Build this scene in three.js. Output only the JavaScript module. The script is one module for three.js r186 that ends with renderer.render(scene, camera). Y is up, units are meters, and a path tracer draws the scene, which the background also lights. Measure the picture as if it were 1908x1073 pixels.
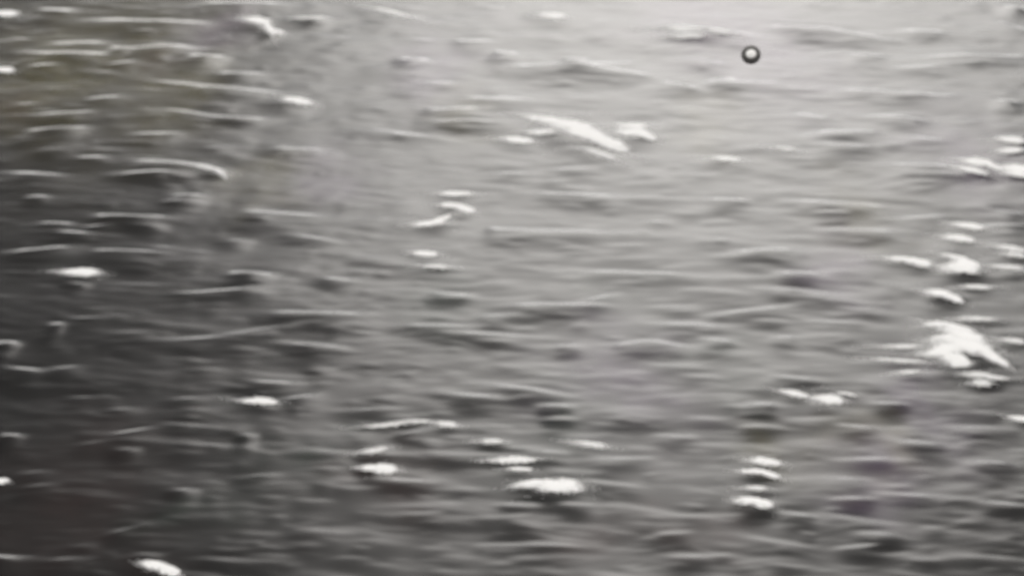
import * as THREE from 'three';
import { ImprovedNoise } from 'three/addons/math/ImprovedNoise.js';

// ---------------------------------------------------------------- camera, sky, sun, exposure
const R = Math.PI / 180, PW = 1908, PH = 1073;
const FOV = 15, DIP = 27, DIST = 100;
const scene = new THREE.Scene();
const camera = new THREE.PerspectiveCamera(FOV, PW / PH, 0.5, 30000);
camera.position.set(0, DIST * Math.sin(DIP * R), 0);
camera.rotation.set(-DIP * R, 0, 0);
camera.focus = 30; camera.userData.fStop = 0.74;
camera.updateMatrixWorld();
scene.add(camera);

const SUN_AZ = 5, SUN_EL = 26.3;                                  // degrees to the right of the view, above the horizon
const sunDir = new THREE.Vector3(Math.sin(SUN_AZ * R) * Math.cos(SUN_EL * R), Math.sin(SUN_EL * R), -Math.cos(SUN_AZ * R) * Math.cos(SUN_EL * R));
const GLOW = 2.0, GLOW_W = 9, GLOW2 = 0.1, GLOW2_W = 15, BASE = 0.062, RIM = 5;
{ // an overcast sky, thin enough round the sun to let a wide soft glow through
  const W = 1024, H = 512, d = new Float32Array(W * H * 4), n = new ImprovedNoise();
  for (let j = 0; j < H; j++) for (let i = 0; i < W; i++) {
    const el = ((j + 0.5) / H - 0.5) * Math.PI, az = ((i + 0.5) / W - 0.5) * 2 * Math.PI;
    const x = Math.cos(el) * Math.cos(az), y = Math.sin(el), z = Math.cos(el) * Math.sin(az);
    const a = Math.acos(Math.min(1, x * sunDir.x + y * sunDir.y + z * sunDir.z)) / R;
    const below = SUN_EL - el / R, low = below / (below > 0 ? 24 : 4), haz = Math.atan2(Math.sin(Math.atan2(x, -z) - SUN_AZ * R), Math.cos(Math.atan2(x, -z) - SUN_AZ * R)) / R * Math.cos(el);   // the glow hangs down to the hazy horizon
    const cloud = 1 + 0.16 * n.noise(x * 3, y * 7, z * 3) + 0.1 * n.noise(x * 8 + 5, y * 18, z * 8);
    const L = (BASE * (1 + 54 * Math.max(0, y) ** 6) + RIM * Math.exp(-((el / R / 9.5) ** 2)) + GLOW * Math.exp(-haz * haz / (2 * GLOW_W ** 2) - low * low / 2) + GLOW2 * Math.exp(-a * a / (2 * GLOW2_W ** 2))) * cloud;
    const k = (j * W + i) * 4;
    d[k] = L * 1.0; d[k + 1] = L * 0.98; d[k + 2] = L * 0.955; d[k + 3] = 1;
  }
  const t = new THREE.DataTexture(d, W, H, THREE.RGBAFormat, THREE.FloatType);
  t.mapping = THREE.EquirectangularReflectionMapping; t.minFilter = t.magFilter = THREE.LinearFilter; t.needsUpdate = true;
  scene.background = t; scene.environment = t;
}
const sun = new THREE.DirectionalLight(new THREE.Color(1, 0.965, 0.92), 0.5);
sun.shadow.radius = 42; sun.castShadow = true;
const EXPOSURE = 0.94;

// ---------------------------------------------------------------- helpers
let seed = 7;
const rnd = () => { seed = (seed + 0x6d2b79f5) | 0; let t = Math.imul(seed ^ (seed >>> 15), 1 | seed); t = (t + Math.imul(t ^ (t >>> 7), 61 | t)) ^ t; return ((t ^ (t >>> 14)) >>> 0) / 4294967296; };
const gauss = () => Math.sqrt(-2 * Math.log(rnd() + 1e-9)) * Math.cos(6.28318 * rnd());
const noise = new ImprovedNoise();
const tanV = Math.tan(FOV * R / 2), tanH = tanV * PW / PH;
function ground(px, py, y = 0) {                                   // where the sight line through a spot of the photograph meets the level y
  const v = new THREE.Vector3((px / PW * 2 - 1) * tanH, (1 - py / PH * 2) * tanV, -1).applyQuaternion(camera.quaternion);
  return v.multiplyScalar((y - camera.position.y) / v.y).add(camera.position);
}
// metres per photograph pixel across and along the sea at a spot
function scaleAt(px, py) {
  const a = ground(px - 5, py), b = ground(px + 5, py), c = ground(px, py - 5), e = ground(px, py + 5);
  return [(b.x - a.x) / 10, (e.z - c.z) / 10];
}

// ---------------------------------------------------------------- the sea: one sheet, finely divided where it is near, out to the horizon
const X0 = -42, X1 = 42, Z0 = -144, Z1 = -56, DX = 0.105, DZ = 0.085;
const NX = Math.round((X1 - X0) / DX), NZ = Math.round((Z1 - Z0) / DZ);
const sea = new Float32Array((NX + 1) * (NZ + 1));
function addRidge(cx, cz, L, w, ang, slope, bend = 0, near = 40) {            // a wavelet: crest of half length L and half width w, its far face steepest at (cx, cz)
  const ca = Math.cos(ang), sa = Math.sin(ang), amp = slope * w * 1.65;
  const ex = Math.abs(ca) * L * 2.6 + Math.abs(sa) * w * 14, ez = Math.abs(sa) * L * 2.6 + Math.abs(ca) * w * 14 + Math.abs(bend) * L * 3;
  const i0 = Math.max(0, Math.floor((cx - ex - X0) / DX)), i1 = Math.min(NX, Math.ceil((cx + ex - X0) / DX));
  const j0 = Math.max(0, Math.floor((cz - ez - Z0) / DZ)), j1 = Math.min(NZ, Math.ceil((cz + ez - Z0) / DZ));
  for (let j = j0; j <= j1; j++) for (let i = i0; i <= i1; i++) {
    const dx = X0 + i * DX - cx, dz = Z0 + j * DZ - cz;
    const u = (dx * ca + dz * sa) / L;
    let v = (-dx * sa + dz * ca - bend * L * u * u) / w - 1;       // the crest lies one w nearer than the bright far face
    const fu = Math.exp(-(u ** 4) * 0.05 - u * u * 0.5);
    const f = Math.exp(-v * v / (v > 0 ? near : 2)) - 0.12 * Math.exp(-((v + 2.1) ** 2) / 2.4);   // long near face, steep far face
    sea[j * (NX + 1) + i] += amp * fu * f;
  }
}
// long swell and cross chop
for (let j = 0; j <= NZ; j++) for (let i = 0; i <= NX; i++) {
  const x = X0 + i * DX, z = Z0 + j * DZ;
  sea[j * (NX + 1) + i] = 0.05 * noise.noise(x * 0.09 + 3, 0.5, z * 0.17) + 0.018 * noise.noise(x * 0.2 + z * 0.05, 4.5, z * 0.42 - x * 0.04)
    + 0.02 * noise.noise(x * 0.3 + z * 0.12, 9.5, z * 0.5 - x * 0.1);
}
// the crowd of small wavelets
for (let k = 0; k < 17000; k++) {
  const x = X0 + rnd() * (X1 - X0), z = Z0 + rnd() * (Z1 - Z0), big = Math.exp(gauss() * 0.38);
  addRidge(x, z, 0.42 * big * (0.7 + rnd()), 0.11 * big ** 0.7, (gauss() * 3.2 + 1.5 + 3 * noise.noise(x * 0.05, 7, z * 0.05)) * 2 * R, 0.036 * Math.exp(gauss() * 0.45), gauss() * 0.06);
}
// the wavelets that can be told apart: [x, y, length, thickness, tilt in the picture, strength]
const CRESTS = [
  [110,20,60,8,5,.4],[280,40,160,9,2,.6],[450,6,120,8,0,.5],[145,80,80,8,0,.4],[230,90,40,7,5,.4],[300,88,90,8,-2,.5],[135,102,120,9,2,.5],[225,118,50,8,-8,.4],[385,106,60,9,5,.6],[85,124,60,8,0,.4],
  [420,165,200,9,5,.55],[445,137,80,8,0,.4],[190,183,60,8,-6,.4],[120,213,90,8,-3,.5],[105,242,90,10,-3,.7],[380,215,120,8,8,.4],[450,220,70,6,3,.5],[290,250,70,8,0,.4],[100,280,60,8,0,.3],[170,295,60,8,0,.4],
  [70,325,110,9,3,.45],[320,305,120,10,4,.5],[280,325,110,8,-2,.5],[550,278,90,8,0,.4],[345,365,60,9,0,.5],[70,368,40,7,0,.4],[240,404,110,8,2,.8],[105,416,60,6,2,.5],[140,435,60,8,4,.5],[180,422,60,6,-4,.4],
  [270,421,60,6,2,.4],[80,465,100,9,-5,.6],[215,467,80,8,2,.6],[280,470,80,7,4,.4],[510,397,100,9,4,.5],[440,448,50,7,0,.4],[590,445,80,8,8,.5],[470,511,60,9,3,.75],[420,543,140,8,-3,.5],[630,522,60,8,5,.5],
  [590,585,150,9,1,.75],[105,606,30,9,0,.4],[15,640,40,10,3,.6],[370,631,160,11,-4,.42],[490,614,130,11,-6,.42],[590,644,90,9,4,.75],[145,530,40,6,2,.5],[40,688,80,10,6,.5],[120,685,60,8,-3,.4],[510,713,80,9,2,.65],
  [155,740,60,7,0,.45],[345,742,60,7,0,.35],[225,762,60,7,-3,.4],[555,740,60,8,-10,.6],[20,812,40,9,3,.5],[245,803,80,8,-9,.55],[350,792,100,8,4,.45],[170,825,60,8,-8,.35],[375,828,130,8,3,.4],[235,838,45,9,0,.45],
  [460,811,30,8,0,.5],[70,905,60,9,-6,.4],[480,886,60,7,-5,.4],[340,914,45,9,0,.5],[60,880,60,8,-5,.3],[240,985,90,8,-15,.35],[120,1042,60,7,-3,.35],[430,1045,120,8,2,.45],[270,1035,60,6,0,.35],[600,990,100,12,3,.3],
  [600,840,90,8,3,.4],[885,78,60,8,0,.4],[945,98,40,8,4,.45],[1050,122,140,9,-2,.75],[1130,130,150,8,8,.6],[1075,110,40,6,3,.5],[775,112,50,9,6,.45],[820,155,70,6,0,.4],[850,205,90,9,0,.6],[870,228,140,7,0,.6],
  [930,185,120,10,2,.5],[1270,160,60,8,12,.7],[750,248,140,8,8,.4],[950,323,80,7,0,.4],[1060,315,80,7,-3,.4],[1350,60,130,7,6,.5],[1500,52,100,8,3,.8],[1590,64,100,8,9,.7],[1820,104,150,7,0,.65],[1615,102,50,7,3,.5],
  [1720,58,60,7,2,.5],[1715,125,80,6,0,.4],[1670,173,150,8,4,.7],[1895,15,40,8,10,.5],[1890,50,50,8,20,.4],[1880,188,40,7,6,.5],[1345,150,50,8,-5,.5],[1320,115,70,8,10,.45],[1690,222,70,8,6,.5],[1575,247,90,9,0,.65],
  [1570,273,90,9,3,.6],[1520,218,60,8,8,.4],[1730,260,80,7,8,.4],[1720,310,100,8,3,.6],[1360,373,55,8,3,.65],[1570,380,150,10,4,.7],[1600,430,120,9,2,.65],[1550,398,50,7,2,.5],[1075,364,130,8,4,.6],[965,430,90,10,2,.65],
  [1060,432,110,9,2,.55],[1190,508,170,8,2,.6],[1030,570,160,9,0,.6],[1115,556,60,8,-12,.5],[840,550,60,8,4,.5],[815,608,120,8,1,.6],[920,625,130,8,3,.6],[920,590,60,8,0,.4],[1060,645,40,8,-4,.5],[1180,640,70,9,-6,.6],
  [1240,640,70,9,8,.6],[1420,468,90,10,-3,.7],[1485,510,60,9,0,.6],[1485,542,120,8,5,.65],[1400,578,120,9,-6,.65],[1300,605,100,8,2,.5],[1335,634,50,9,6,.65],[1460,628,40,8,0,.5],[1480,705,70,8,6,.6],[1560,600,80,8,3,.5],
  [1720,405,100,8,-3,.5],[1880,395,60,8,8,.5],[1870,420,80,8,0,.5],[985,728,120,9,8,.75],[885,740,80,9,5,.65],[1035,759,50,9,0,.7],[1045,783,50,8,0,.5],[770,806,60,9,-10,.55],[690,763,90,7,-2,.5],[870,848,130,9,2,.4],
  [760,897,80,8,4,.65],[1025,844,50,8,2,.6],[1165,855,80,7,-2,.5],[965,942,60,9,2,.6],[1075,942,50,8,0,.5],[1140,902,90,8,6,.45],[1000,1017,130,8,1,.5],[1250,995,60,8,-5,.45],[1260,813,60,8,5,.5],[1415,795,60,9,0,.6],
  [1600,795,60,8,5,.65],[1655,753,50,8,3,.55],[1420,753,40,8,4,.45],[1720,826,60,9,2,.55],[1625,855,80,8,0,.55],[1580,892,70,8,3,.5],[1585,931,60,8,0,.65],[1700,923,100,7,4,.55],[1490,960,50,8,8,.7],[1870,940,70,8,6,.7],
  [1600,1020,70,9,-3,.6],[1610,970,120,8,8,.4],[1850,863,70,8,6,.5],[1640,998,60,8,2,.5],[1450,1010,100,10,10,.35],[1820,795,80,8,3,.45],[1290,1037,70,8,0,.5],[1860,1040,120,8,5,.35]];
function crest(px, py, len, thick, tilt, s, near) {
  const p = ground(px, py), [sx, sz] = scaleAt(px, py), t = tilt * R;
  const ang = Math.atan2(Math.sin(t) * sz, Math.cos(t) * sx);
  const L = len * 0.43 * Math.hypot(Math.cos(t) * sx, Math.sin(t) * sz), w = Math.max(0.13, thick * 0.5 * sz * Math.cos(ang) * 0.82);
  addRidge(p.x, p.z, L, w, ang, 0.5 * s, gauss() * 0.012, near);
}
CRESTS.forEach(c => crest(...c));

// the whitecaps, each a few overlapping lobes of foam: [x, y, length, thickness, tilt] in the photograph, then tone and words
const FOAM = [
  { n: 'foam_streak', l: 'short white foam streak at the upper left edge, above a smaller one', s: [[12, 25, 34, 15, 12]] },
  { n: 'foam_streak', l: 'tiny white foam streak at the left edge below the topmost one there', s: [[8, 130, 28, 12, 14]] },
  { n: 'foam_crest', l: 'hooked white foam crest bending down to the right near the top left', s: [[478, 38, 44, 15, 14], [500, 52, 42, 14, 46], [513, 60, 24, 10, 10]] },
  { n: 'foam_streak', l: 'long thin white foam streak right of the hooked crest', s: [[578, 34, 66, 8, 1], [590, 34, 32, 10, 1]], g: 1 },
  { n: 'foam_streak', l: 'bright stubby foam streak alone below the hooked crest, over a dark trough', s: [[554, 188, 54, 13, 11]] },
  { n: 'foam_crest', l: 'drooping pale foam crest with a long tail in the left part of the sea', s: [[390, 314, 62, 8, 9], [409, 321, 30, 9, 32]], g: 1 },
  { n: 'foam_crest', l: 'slanting pale foam line at the top edge left of centre', s: [[728, 23, 96, 10, 15]], g: 1 },
  { n: 'foam_streak', l: 'short bright foam streak at the top edge near the middle', s: [[1028, 30, 54, 11, 6]] },
  { n: 'breaking_whitecap', l: 'large white breaking crest stepping down to the right, above the centre', s: [[1020, 222, 80, 13, 10], [1065, 233, 90, 22, 12], [1090, 247, 76, 24, 14], [1125, 262, 88, 20, 22], [1008, 246, 50, 7, 3]], t: .5 },
  { n: 'breaking_whitecap', l: 'soft white foam cap just right of the large stepped crest', s: [[1180, 247, 66, 17, 6], [1178, 233, 56, 12, 2], [1198, 252, 46, 11, 18]] },
  { n: 'foam_streak', l: 'pale foam streak just under the large stepped crest', s: [[1118, 287, 66, 12, 20]], g: 1 },
  { n: 'foam_streak', l: 'bright oval foam streak just left of the large stepped crest', s: [[964, 261, 56, 12, 8]] },
  { n: 'foam_crest', l: 'broad pale foam crest high above the large stepped crest, to its right', s: [[1276, 52, 86, 15, 2], [1280, 66, 66, 9, 0], [1335, 58, 60, 7, 8]], g: 1 },
  { n: 'foam_streak', l: 'bright foam streak right of centre, lower left of a thinner slanting one', s: [[1354, 296, 50, 10, 5]] },
  { n: 'foam_streak', l: 'thin slanting foam streak right of centre, higher of a close pair', s: [[1463, 278, 46, 9, 9]], g: 1 },
  { n: 'foam_crest', l: 'white foam clump cut by the right edge, topmost of the clumps there', s: [[1886, 260, 50, 12, 4], [1884, 280, 48, 9, -6]] },
  { n: 'breaking_whitecap', l: 'white two-tailed foam cap under the topmost clump at the right edge', s: [[1822, 300, 54, 16, 8], [1812, 317, 56, 9, 14], [1850, 309, 36, 9, 24]] },
  { n: 'foam_crest', l: 'broad white foam patch cut by the right edge beside the two-tailed cap', s: [[1894, 314, 50, 20, 4], [1900, 326, 50, 8, 8]] },
  { n: 'foam_streak', l: 'flat bright foam streak, uppermost of the column of five left of centre', s: [[850, 361, 60, 9, 1]] },
  { n: 'foam_crest', l: 'drooping foam crest, second from the top of the column left of centre', s: [[842, 382, 46, 9, 2], [866, 389, 34, 13, 16]] },
  { n: 'foam_crest', l: 'foam streak rising to the right, third in the column left of centre', s: [[800, 417, 56, 11, -6], [820, 409, 38, 10, -24]] },
  { n: 'foam_streak', l: 'bright short foam streak, fourth in the column left of centre', s: [[792, 473, 46, 10, 7]] },
  { n: 'foam_streak', l: 'lowest thin foam streak of the column of five left of centre', s: [[812, 497, 52, 9, 3]], g: 1 },
  { n: 'foam_streak', l: 'bright solid white foam bar alone on the dark water at far left', s: [[149, 507, 68, 14, 2]], t: .6 },
  { n: 'foam_streak', l: 'bright foam streak alone on dark water in the lower left, pale crest beside it', s: [[484, 747, 64, 12, 5]] },
  { n: 'foam_crest', l: 'bright white foam clump at the bottom edge on the darkest water', s: [[288, 1054, 46, 18, 10], [312, 1062, 44, 18, 18]] },
  { n: 'foam_streak', l: 'tiny white foam dot at the left edge low on the dark water', s: [[2, 896, 24, 11, 8]] },
  { n: 'foam_crest', l: 'bright oval foam cap low left of centre, just under a paler one', s: [[712, 873, 50, 18, 4], [690, 872, 34, 12, 2]] },
  { n: 'foam_crest', l: 'pale foam cap rising to the right just above the bright oval cap', s: [[698, 840, 52, 14, -10]], g: 1 },
  { n: 'foam_crest', l: 'long thin foam crest with a bright right tip, above the paired oval caps', s: [[722, 791, 80, 8, -4], [775, 785, 60, 7, 0], [832, 791, 44, 12, 8]], g: 1 },
  { n: 'foam_streak', l: 'small pale foam streak between the thin long crest and the flat double streak', s: [[914, 823, 44, 11, 1]], g: 1 },
  { n: 'foam_streak', l: 'flat foam streak up left of the brightest low centre cap', s: [[956, 857, 76, 11, -1], [968, 873, 40, 6, 1]] },
  { n: 'breaking_whitecap', l: 'thick brightest white foam cap at the bottom centre with a pale left tail', s: [[1044, 904, 76, 26, 4], [1032, 909, 60, 18, 4], [988, 901, 56, 13, -8]], t: .6 },
  { n: 'foam_streak', l: 'pale foam streak up right of the brightest low centre cap', s: [[1099, 828, 66, 12, 7]], g: 1 },
  { n: 'foam_streak', l: 'slim left one of two neighbouring foam patches at lower right', s: [[1480, 733, 46, 11, 12]] },
  { n: 'foam_crest', l: 'blocky right one of two neighbouring foam patches at lower right', s: [[1543, 745, 52, 18, 6], [1578, 735, 30, 6, 14]], t: .6 },
  { n: 'foam_streak', l: 'topmost bright foam bar of the stack of four at lower right', s: [[1427, 860, 54, 14, 7]] },
  { n: 'foam_streak', l: 'second bright foam bar of the stack of four at lower right', s: [[1404, 878, 46, 11, 4], [1432, 884, 44, 11, 16]] },
  { n: 'foam_streak', l: 'faint third foam bar of the stack of four at lower right', s: [[1408, 910, 46, 9, 2]], g: 1 },
  { n: 'foam_crest', l: 'thick bottom foam bar of the stack of four at lower right', s: [[1398, 933, 46, 17, 4], [1416, 938, 44, 17, 8]], t: .6 },
  { n: 'foam_streak', l: 'small bright foam streak cut by the right edge in its lower half', s: [[1900, 780, 34, 10, 10]] },
  { n: 'foam_streak', l: 'topmost slanting foam streak of the right hand cluster', s: [[1804, 421, 54, 12, 9]] },
  { n: 'foam_streak', l: 'second slanting foam streak of the right hand cluster, under the topmost', s: [[1788, 444, 54, 12, 9]] },
  { n: 'foam_crest', l: 'pale foam patch of the cluster near the right edge, level with its middle', s: [[1882, 462, 60, 12, 10], [1890, 475, 44, 10, 8]], g: 1 },
  { n: 'foam_crest', l: 'leftmost foam streak of the right hand cluster, trailing left', s: [[1686, 483, 70, 9, 4], [1712, 489, 46, 14, 10]] },
  { n: 'breaking_whitecap', l: 'largest foam cap in the middle of the right hand cluster', s: [[1782, 478, 44, 9, 12], [1790, 500, 66, 19, 4], [1802, 490, 40, 20, 20]] },
  { n: 'foam_crest', l: 'bright lowest foam cap of the right hand cluster, slanting down', s: [[1752, 546, 44, 16, 10], [1770, 553, 44, 14, 20]] },
  { n: 'foam_streak', l: 'thin flat foam streak right of the lowest slanting cap of the cluster', s: [[1822, 535, 64, 9, -1]], g: 1 },
  { n: 'foam_streak', l: 'pale foam streak near the right edge beside the largest cluster cap', s: [[1876, 498, 66, 11, 6]], g: 1 },
  { n: 'breaking_whitecap', l: 'biggest white whitecap at the right, wedge shaped with streaks trailing left', s: [[1775, 606, 74, 12, 14], [1796, 622, 76, 26, 20], [1796, 642, 92, 30, 10], [1830, 650, 66, 24, 36], [1854, 666, 52, 14, 26], [1755, 656, 76, 12, -2], [1776, 668, 52, 20, 14], [1790, 677, 40, 13, -4], [1762, 628, 50, 10, -4], [1748, 602, 50, 9, -2], [1768, 650, 60, 18, 0]], t: .7 },
  { n: 'foam_streak', l: 'thin flat foam line just above the biggest wedge whitecap', s: [[1818, 594, 72, 9, 0]], g: 1 },
  { n: 'foam_streak', l: 'upper pale foam line trailing left of the biggest wedge whitecap', s: [[1678, 646, 76, 9, 0]], g: 2 },
  { n: 'foam_streak', l: 'middle pale foam line trailing left of the biggest wedge whitecap', s: [[1675, 672, 90, 8, 5]], g: 2 },
  { n: 'foam_streak', l: 'lowest pale foam line left under the biggest wedge whitecap', s: [[1692, 694, 50, 9, -3]], g: 2 },
  { n: 'foam_crest', l: 'pale foam patch directly below the biggest wedge whitecap', s: [[1822, 698, 52, 13, 2], [1850, 702, 60, 9, 4], [1830, 713, 40, 12, 0]], g: 2 },
  { n: 'foam_streak', l: 'pale foam streak at the right edge beside the biggest wedge whitecap', s: [[1886, 635, 46, 11, 6]], g: 2 },
];
for (const f of FOAM) for (const s of f.s) crest(s[0], s[1] + 1, s[2] * 1.1, s[3] * 1.1, s[4] * 0.6, f.s.length > 3 ? 0.12 : 0.22, 8);

function seaHeight(x, z) {
  const fi = Math.min(NX - 1.001, Math.max(0, (x - X0) / DX)), fj = Math.min(NZ - 1.001, Math.max(0, (z - Z0) / DZ)), i = Math.floor(fi), j = Math.floor(fj), a = fi - i, b = fj - j, k = j * (NX + 1) + i;
  return (sea[k] * (1 - a) + sea[k + 1] * a) * (1 - b) + (sea[k + NX + 1] * (1 - a) + sea[k + NX + 2] * a) * b;
}
// painted colour blotches; olive ones also put upper left brightness into the water colour: [x, y, reach in the photograph, hue]
const TINT_BLOTCHES = [[230,50,420,'o'],[60,150,230,'o'],[330,180,170,'o'],[480,330,110,'o'],[1600,390,140,'o'],[860,225,110,'o'],[1440,830,130,'o'],[1620,830,120,'o'],[1330,250,120,'o'],[420,45,110,'p'],[810,130,130,'p'],[1150,690,200,'p'],[1560,490,130,'p'],
  [1450,110,210,'p'],[1800,290,170,'p'],[1700,740,150,'p'],[1640,890,150,'p'],[1300,20,200,'p'],[620,330,120,'p'],[150,940,300,'r'],[720,910,170,'r'],[290,110,80,'r'],[40,210,70,'r'],[1290,1000,150,'r'],[1100,1000,130,'r'],[820,570,150,'g'],
  [1360,690,120,'g'],[560,860,120,'g'],[400,930,120,'g'],[1050,800,150,'g'],[1150,560,120,'g']];
const TINT_LIFT = { o: [0.03, 0.026, 0.01], p: [0.03, 0.019, 0.036], r: [0.009, 0.0035, 0.003], g: [0.002, 0.006, 0.0035] };   // colour each blotch adds to the dark water, olive standing in for light
function tintMap() {                                                // 100 m of sea, mirrored beyond
  const N = 512, d = new Uint8Array(N * N * 4), blobs = TINT_BLOTCHES.map(([px, py, r, h]) => { const p = ground(px, py), [sx, sz] = scaleAt(px, py); return [p.x, p.z, r * 0.55 * sx, r * 0.42 * sz, TINT_LIFT[h]]; });
  const srgb = v => v <= 0.0031308 ? v * 12.92 : 1.055 * v ** (1 / 2.4) - 0.055;
  for (let j = 0; j < N; j++) for (let i = 0; i < N; i++) {
    const x = (i + 0.5) / N * 100 - 50, z = -50 - (j + 0.5) / N * 100, wx = x + 2.2 * noise.noise(x * 0.3, 1, z * 0.25) + 0.8 * noise.noise(x * 0.8, 3, z * 0.7), wz = z + 4 * noise.noise(x * 0.25, 6, z * 0.2) + 1.5 * noise.noise(x * 0.7, 8, z * 0.6), c = [0.0042, 0.004, 0.0038];
    for (const [bx, bz, rx, rz, h] of blobs) { const g = Math.exp(-(((wx - bx) / rx) ** 2) - ((wz - bz) / rz) ** 2); for (let q = 0; q < 3; q++) c[q] += h[q] * g; }
    const n = 1 + 0.35 * noise.noise(x * 0.5, 2, z * 0.4) + 0.3 * noise.noise(x * 1.4, 12, z * 1.2), k = (j * N + i) * 4;
    for (let q = 0; q < 3; q++) d[k + q] = Math.round(255 * srgb(Math.max(0, c[q] * n))); d[k + 3] = 255;
  }
  const t = new THREE.DataTexture(d, N, N); t.colorSpace = THREE.SRGBColorSpace; t.wrapS = t.wrapT = THREE.MirroredRepeatWrapping; t.magFilter = THREE.LinearFilter; t.needsUpdate = true;
  return t;
}
{
  const xs = [], zs = [], grow = (a, dir) => { const o = []; let s = 0.5, p = a; while (Math.abs(p) < 9000) { s *= 1.35; p += dir * s; o.push(p); } return o; };
  xs.push(...grow(X0, -1).reverse()); const xi = xs.length; for (let i = 0; i <= NX; i++) xs.push(X0 + i * DX); xs.push(...grow(X1, 1));
  zs.push(...grow(Z0, -1).reverse()); const zi = zs.length; for (let j = 0; j <= NZ; j++) zs.push(Z0 + j * DZ); zs.push(...grow(Z1, 1));
  const nx = xs.length, nz = zs.length, pos = new Float32Array(nx * nz * 3), uv = new Float32Array(nx * nz * 2), idx = new Uint32Array((nx - 1) * (nz - 1) * 6);
  for (let j = 0; j < nz; j++) for (let i = 0; i < nx; i++) {
    const k = j * nx + i, x = xs[i], z = zs[j], inside = i >= xi && i <= xi + NX && j >= zi && j <= zi + NZ;
    const out = Math.max(0, X0 - x, x - X1, Z0 - z, z - Z1);
    pos[k * 3] = x; pos[k * 3 + 1] = inside ? sea[(j - zi) * (NX + 1) + i - xi] : seaHeight(x, z) * Math.max(0, 1 - out / 30); pos[k * 3 + 2] = z;
    uv[k * 2] = (x + 50) / 100; uv[k * 2 + 1] = (-50 - z) / 100;
  }
  let q = 0;
  for (let j = 0; j < nz - 1; j++) for (let i = 0; i < nx - 1; i++) { const a = j * nx + i, b = a + 1, c = a + nx, e = c + 1; idx[q++] = a; idx[q++] = c; idx[q++] = b; idx[q++] = b; idx[q++] = c; idx[q++] = e; }
  const g = new THREE.BufferGeometry();
  g.setAttribute('position', new THREE.BufferAttribute(pos, 3)); g.setAttribute('uv', new THREE.BufferAttribute(uv, 2)); g.setIndex(new THREE.BufferAttribute(idx, 1)); g.computeVertexNormals();
  const water = new THREE.Mesh(g, new THREE.MeshPhysicalMaterial({ map: tintMap(), roughness: 0.24, ior: 1.33 }));
  water.name = 'water'; water.userData = { kind: 'structure', label: 'dark grey wind rippled sea surface filling the view' };
  water.receiveShadow = water.castShadow = true; scene.add(water);
}

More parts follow.
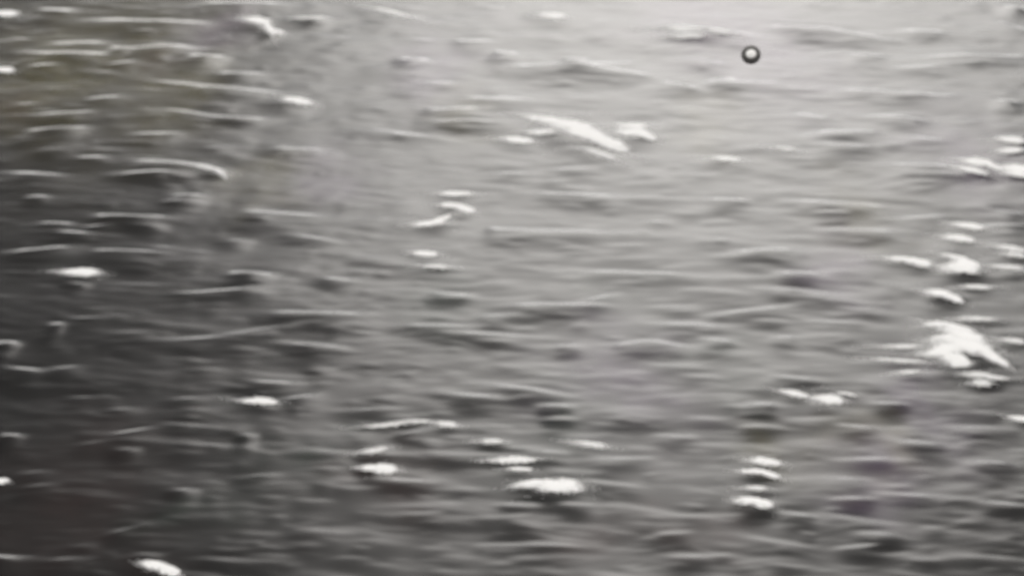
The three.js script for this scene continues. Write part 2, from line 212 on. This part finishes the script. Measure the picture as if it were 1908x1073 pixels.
// ---------------------------------------------------------------- whitecaps: lumpy foam with frayed edges, lying on the water
const foamMat = [0.84, 0.74, 0.45].map((v, i) => new THREE.MeshStandardMaterial({ color: new THREE.Color(v, v * 0.995, v * 0.985), roughness: 0.95, name: 'foam' + i }));
const used = {};
function numbered(n) { const k = used[n] = (used[n] ?? -1) + 1; return k ? n + '_' + String(k).padStart(3, '0') : n; }
FOAM.forEach((f, fi) => {
  let cx = 0, cy = 0; for (const s of f.s) { cx += s[0] / f.s.length; cy += s[1] / f.s.length; }
  const o = ground(cx, cy, 0), h0 = seaHeight(o.x, o.z), c = ground(cx, cy, h0);
  const lobes = f.s.map(([px, py, len, th, tilt]) => {
    const p = ground(px, py, h0), [sx, sz] = scaleAt(px, py), t = tilt * R, ang = Math.atan2(Math.sin(t) * sz, Math.cos(t) * sx);
    return { x: p.x - c.x, z: p.z - c.z, ca: Math.cos(ang), sa: Math.sin(ang), a: len * 0.48 * Math.hypot(Math.cos(t) * sx, Math.sin(t) * sz), b: th * 0.52 * sz * Math.cos(ang) };
  });
  let x0 = 1e9, x1 = -1e9, z0 = 1e9, z1 = -1e9;
  for (const l of lobes) { const ex = Math.abs(l.ca) * l.a + Math.abs(l.sa) * l.b + 0.5, ez = Math.abs(l.sa) * l.a + Math.abs(l.ca) * l.b + 0.4; x0 = Math.min(x0, l.x - ex); x1 = Math.max(x1, l.x + ex); z0 = Math.min(z0, l.z - ez); z1 = Math.max(z1, l.z + ez); }
  const st = 0.032, nx = Math.ceil((x1 - x0) / st), nz = Math.ceil((z1 - z0) / st), F = new Float32Array((nx + 1) * (nz + 1)), pos = [], id = new Int32Array((nx + 1) * (nz + 1)).fill(-1), idx = [];
  for (let j = 0; j <= nz; j++) for (let i = 0; i <= nx; i++) {
    const x = x0 + i * st, z = z0 + j * st; let v = -1;
    for (const l of lobes) {
      const u = ((x - l.x) * l.ca + (z - l.z) * l.sa) / l.a, w = (-(x - l.x) * l.sa + (z - l.z) * l.ca) / l.b;
      const taper = u < 0 ? 1.7 : 2.6;                              // drawn out behind, blunt in front
      v = Math.max(v, 1 - Math.abs(u) ** taper - w * w);
    }
    const X = x + fi * 7.3, Z = z + fi * 3.1;
    const fray = noise.noise(X * 1.4, 5, Z * 9), fine = noise.noise(X * 5, 8, Z * 16);   // streaks drawn out along the crest
    v = Math.min(v, 0.95) * 1.1 + 0.35 * noise.noise(X * 0.9, fi, Z * 4) + (0.5 + (f.n === 'breaking_whitecap' ? 0.35 : 0.1)) * fray + 0.35 * fine + (f.g ? -0.1 : 0.12);
    F[j * (nx + 1) + i] = v;
  }
  const vert = (i, j) => {
    const k = j * (nx + 1) + i; if (id[k] >= 0) return id[k];
    const x = x0 + i * st, z = z0 + j * st, v = F[k], X = x + fi * 7.3, Z = z + fi * 3.1;
    const lump = 0.018 * noise.noise(X * 4, 1, Z * 6) + 0.012 * noise.noise(X * 11, 2, Z * 13);
    const y = seaHeight(c.x + x, c.z + z) - h0 + 0.016 + (v > 0 ? (f.t ?? 0.35) * 0.08 * Math.sqrt(Math.min(1, v)) + lump * Math.min(1, v * 4) : 0);
    pos.push(x, y, z); return id[k] = pos.length / 3 - 1;
  };
  let dash = 0;
  for (let j = 0; j < nz; j++) for (let i = 0; i < nx; i++) {
    const k = j * (nx + 1) + i; if (i % 2 === 0) dash = rnd();
    if (F[k] < (0.75 * dash + 0.25 * rnd()) * 1.5 - (f.g ? 0.6 : 0.72)) continue;   // lacy foam: bubbles thin out towards the edge
    const a = vert(i, j), b = vert(i + 1, j), d = vert(i, j + 1), e = vert(i + 1, j + 1); idx.push(a, d, b, b, d, e);
  }
  const g = new THREE.BufferGeometry(); g.setAttribute('position', new THREE.Float32BufferAttribute(pos, 3)); g.setIndex(idx); g.computeVertexNormals();
  const m = new THREE.Mesh(g, foamMat[f.g ? 1 : 0]);
  m.name = numbered(f.n); m.position.copy(c); m.castShadow = m.receiveShadow = true;
  m.userData = { label: f.l, category: f.n === 'breaking_whitecap' ? 'whitecap' : 'foam', group: f.n === 'breaking_whitecap' ? 'breaking whitecaps on the sea' : f.n === 'foam_crest' ? 'foam crests on the sea' : 'short foam streaks on the sea' };
  scene.add(m);
  // the froth round it: flecks too fine to pick apart
  const fp = [], fx = [];
  for (const [px, py, len, thick, tilt] of f.s) {
    const p = ground(px - len * 0.1, py, h0), [sx, sz] = scaleAt(px, py), t = tilt * R, ang = Math.atan2(Math.sin(t) * sz, Math.cos(t) * sx), ca = Math.cos(ang), sa = Math.sin(ang);
    const L = len * 0.78 * Math.hypot(Math.cos(t) * sx, Math.sin(t) * sz), w = thick * 0.55 * sz * ca, n = Math.round(L * w * 2100);
    for (let k = 0; k < n; k++) {
      const u = gauss() * 0.5, v = gauss() * 0.42 * (1.15 - 0.5 * Math.min(1.4, Math.abs(u))) * w; if (Math.abs(u) > 1.4) continue;
      const x = p.x + u * L * ca - v * sa, z = p.z + u * L * sa + v * ca, hl = 0.015 + 0.015 * rnd(), hw = 0.005 + 0.004 * rnd(), i0 = fp.length / 3;
      for (const [du, dv] of [[-hl, -hw], [hl, -hw], [hl, hw], [-hl, hw]]) { const qx = x + du * ca - dv * sa, qz = z + du * sa + dv * ca; fp.push(qx - c.x, seaHeight(qx, qz) + 0.011 - c.y, qz - c.z); }
      fx.push(i0, i0 + 2, i0 + 1, i0, i0 + 3, i0 + 2);
    }
  }
  const fg = new THREE.BufferGeometry(); fg.setAttribute('position', new THREE.Float32BufferAttribute(fp, 3)); fg.setIndex(fx); fg.computeVertexNormals();
  const froth = new THREE.Mesh(fg, foamMat[f.g ? 1 : 0]); froth.name = 'froth'; froth.userData.kind = 'stuff'; froth.receiveShadow = true; m.add(froth);
});

// ---------------------------------------------------------------- the small round flyer between the camera and the sea
{
  const far = ground(1400, 102), away = 62, dir = far.clone().sub(camera.position).normalize();
  const t = new THREE.Group(); t.name = 'flying_ball'; t.position.copy(camera.position).addScaledVector(dir, away);
  const s = away * 2 * tanV / PH, r = 18 * s;                      // metres per photograph pixel there, radius
  const dark = new THREE.MeshStandardMaterial({ color: new THREE.Color(0.1, 0.096, 0.092), roughness: 0.7 }), white = new THREE.MeshStandardMaterial({ color: new THREE.Color(0.93, 0.92, 0.9), roughness: 0.6 });
  const body = new THREE.Mesh(new THREE.SphereGeometry(r, 48, 32), dark); body.name = 'body'; body.scale.set(1, 0.96, 1); t.add(body);
  const dome = []; for (let i = 0; i <= 14; i++) { const a = i / 14 * Math.PI / 2; dome.push(new THREE.Vector2(i === 14 ? 0 : Math.cos(a) * 9.5 * s, Math.sin(a) * 4 * s)); }
  const face = dir.clone().negate().add(new THREE.Vector3(0, 0.12, 0)).normalize();
  const cap = new THREE.Mesh(new THREE.LatheGeometry(dome, 40), white); cap.name = 'cap'; cap.scale.z = 0.84;
  cap.quaternion.setFromUnitVectors(new THREE.Vector3(0, 1, 0), face); cap.position.copy(face).multiplyScalar(r * 0.86); t.add(cap);
  t.traverse(o => { o.castShadow = o.receiveShadow = true; });
  t.userData = { label: 'small dark ball with a round white front, in the air at upper right', category: 'ball' };
  scene.add(t);
}

// ---------------------------------------------------------------- sun and renderer
sun.position.copy(sunDir).multiplyScalar(150).add(new THREE.Vector3(0, 0, -95)); sun.target.position.set(0, 0, -95);
Object.assign(sun.shadow.camera, { left: -60, right: 60, top: 60, bottom: -60, near: 1, far: 320 }); sun.shadow.mapSize.set(2048, 2048);
scene.add(sun, sun.target);
const renderer = new THREE.WebGLRenderer({ antialias: true });
renderer.setSize(1024, 575); renderer.toneMapping = THREE.LinearToneMapping; renderer.toneMappingExposure = EXPOSURE; renderer.shadowMap.enabled = true;
renderer.render(scene, camera);
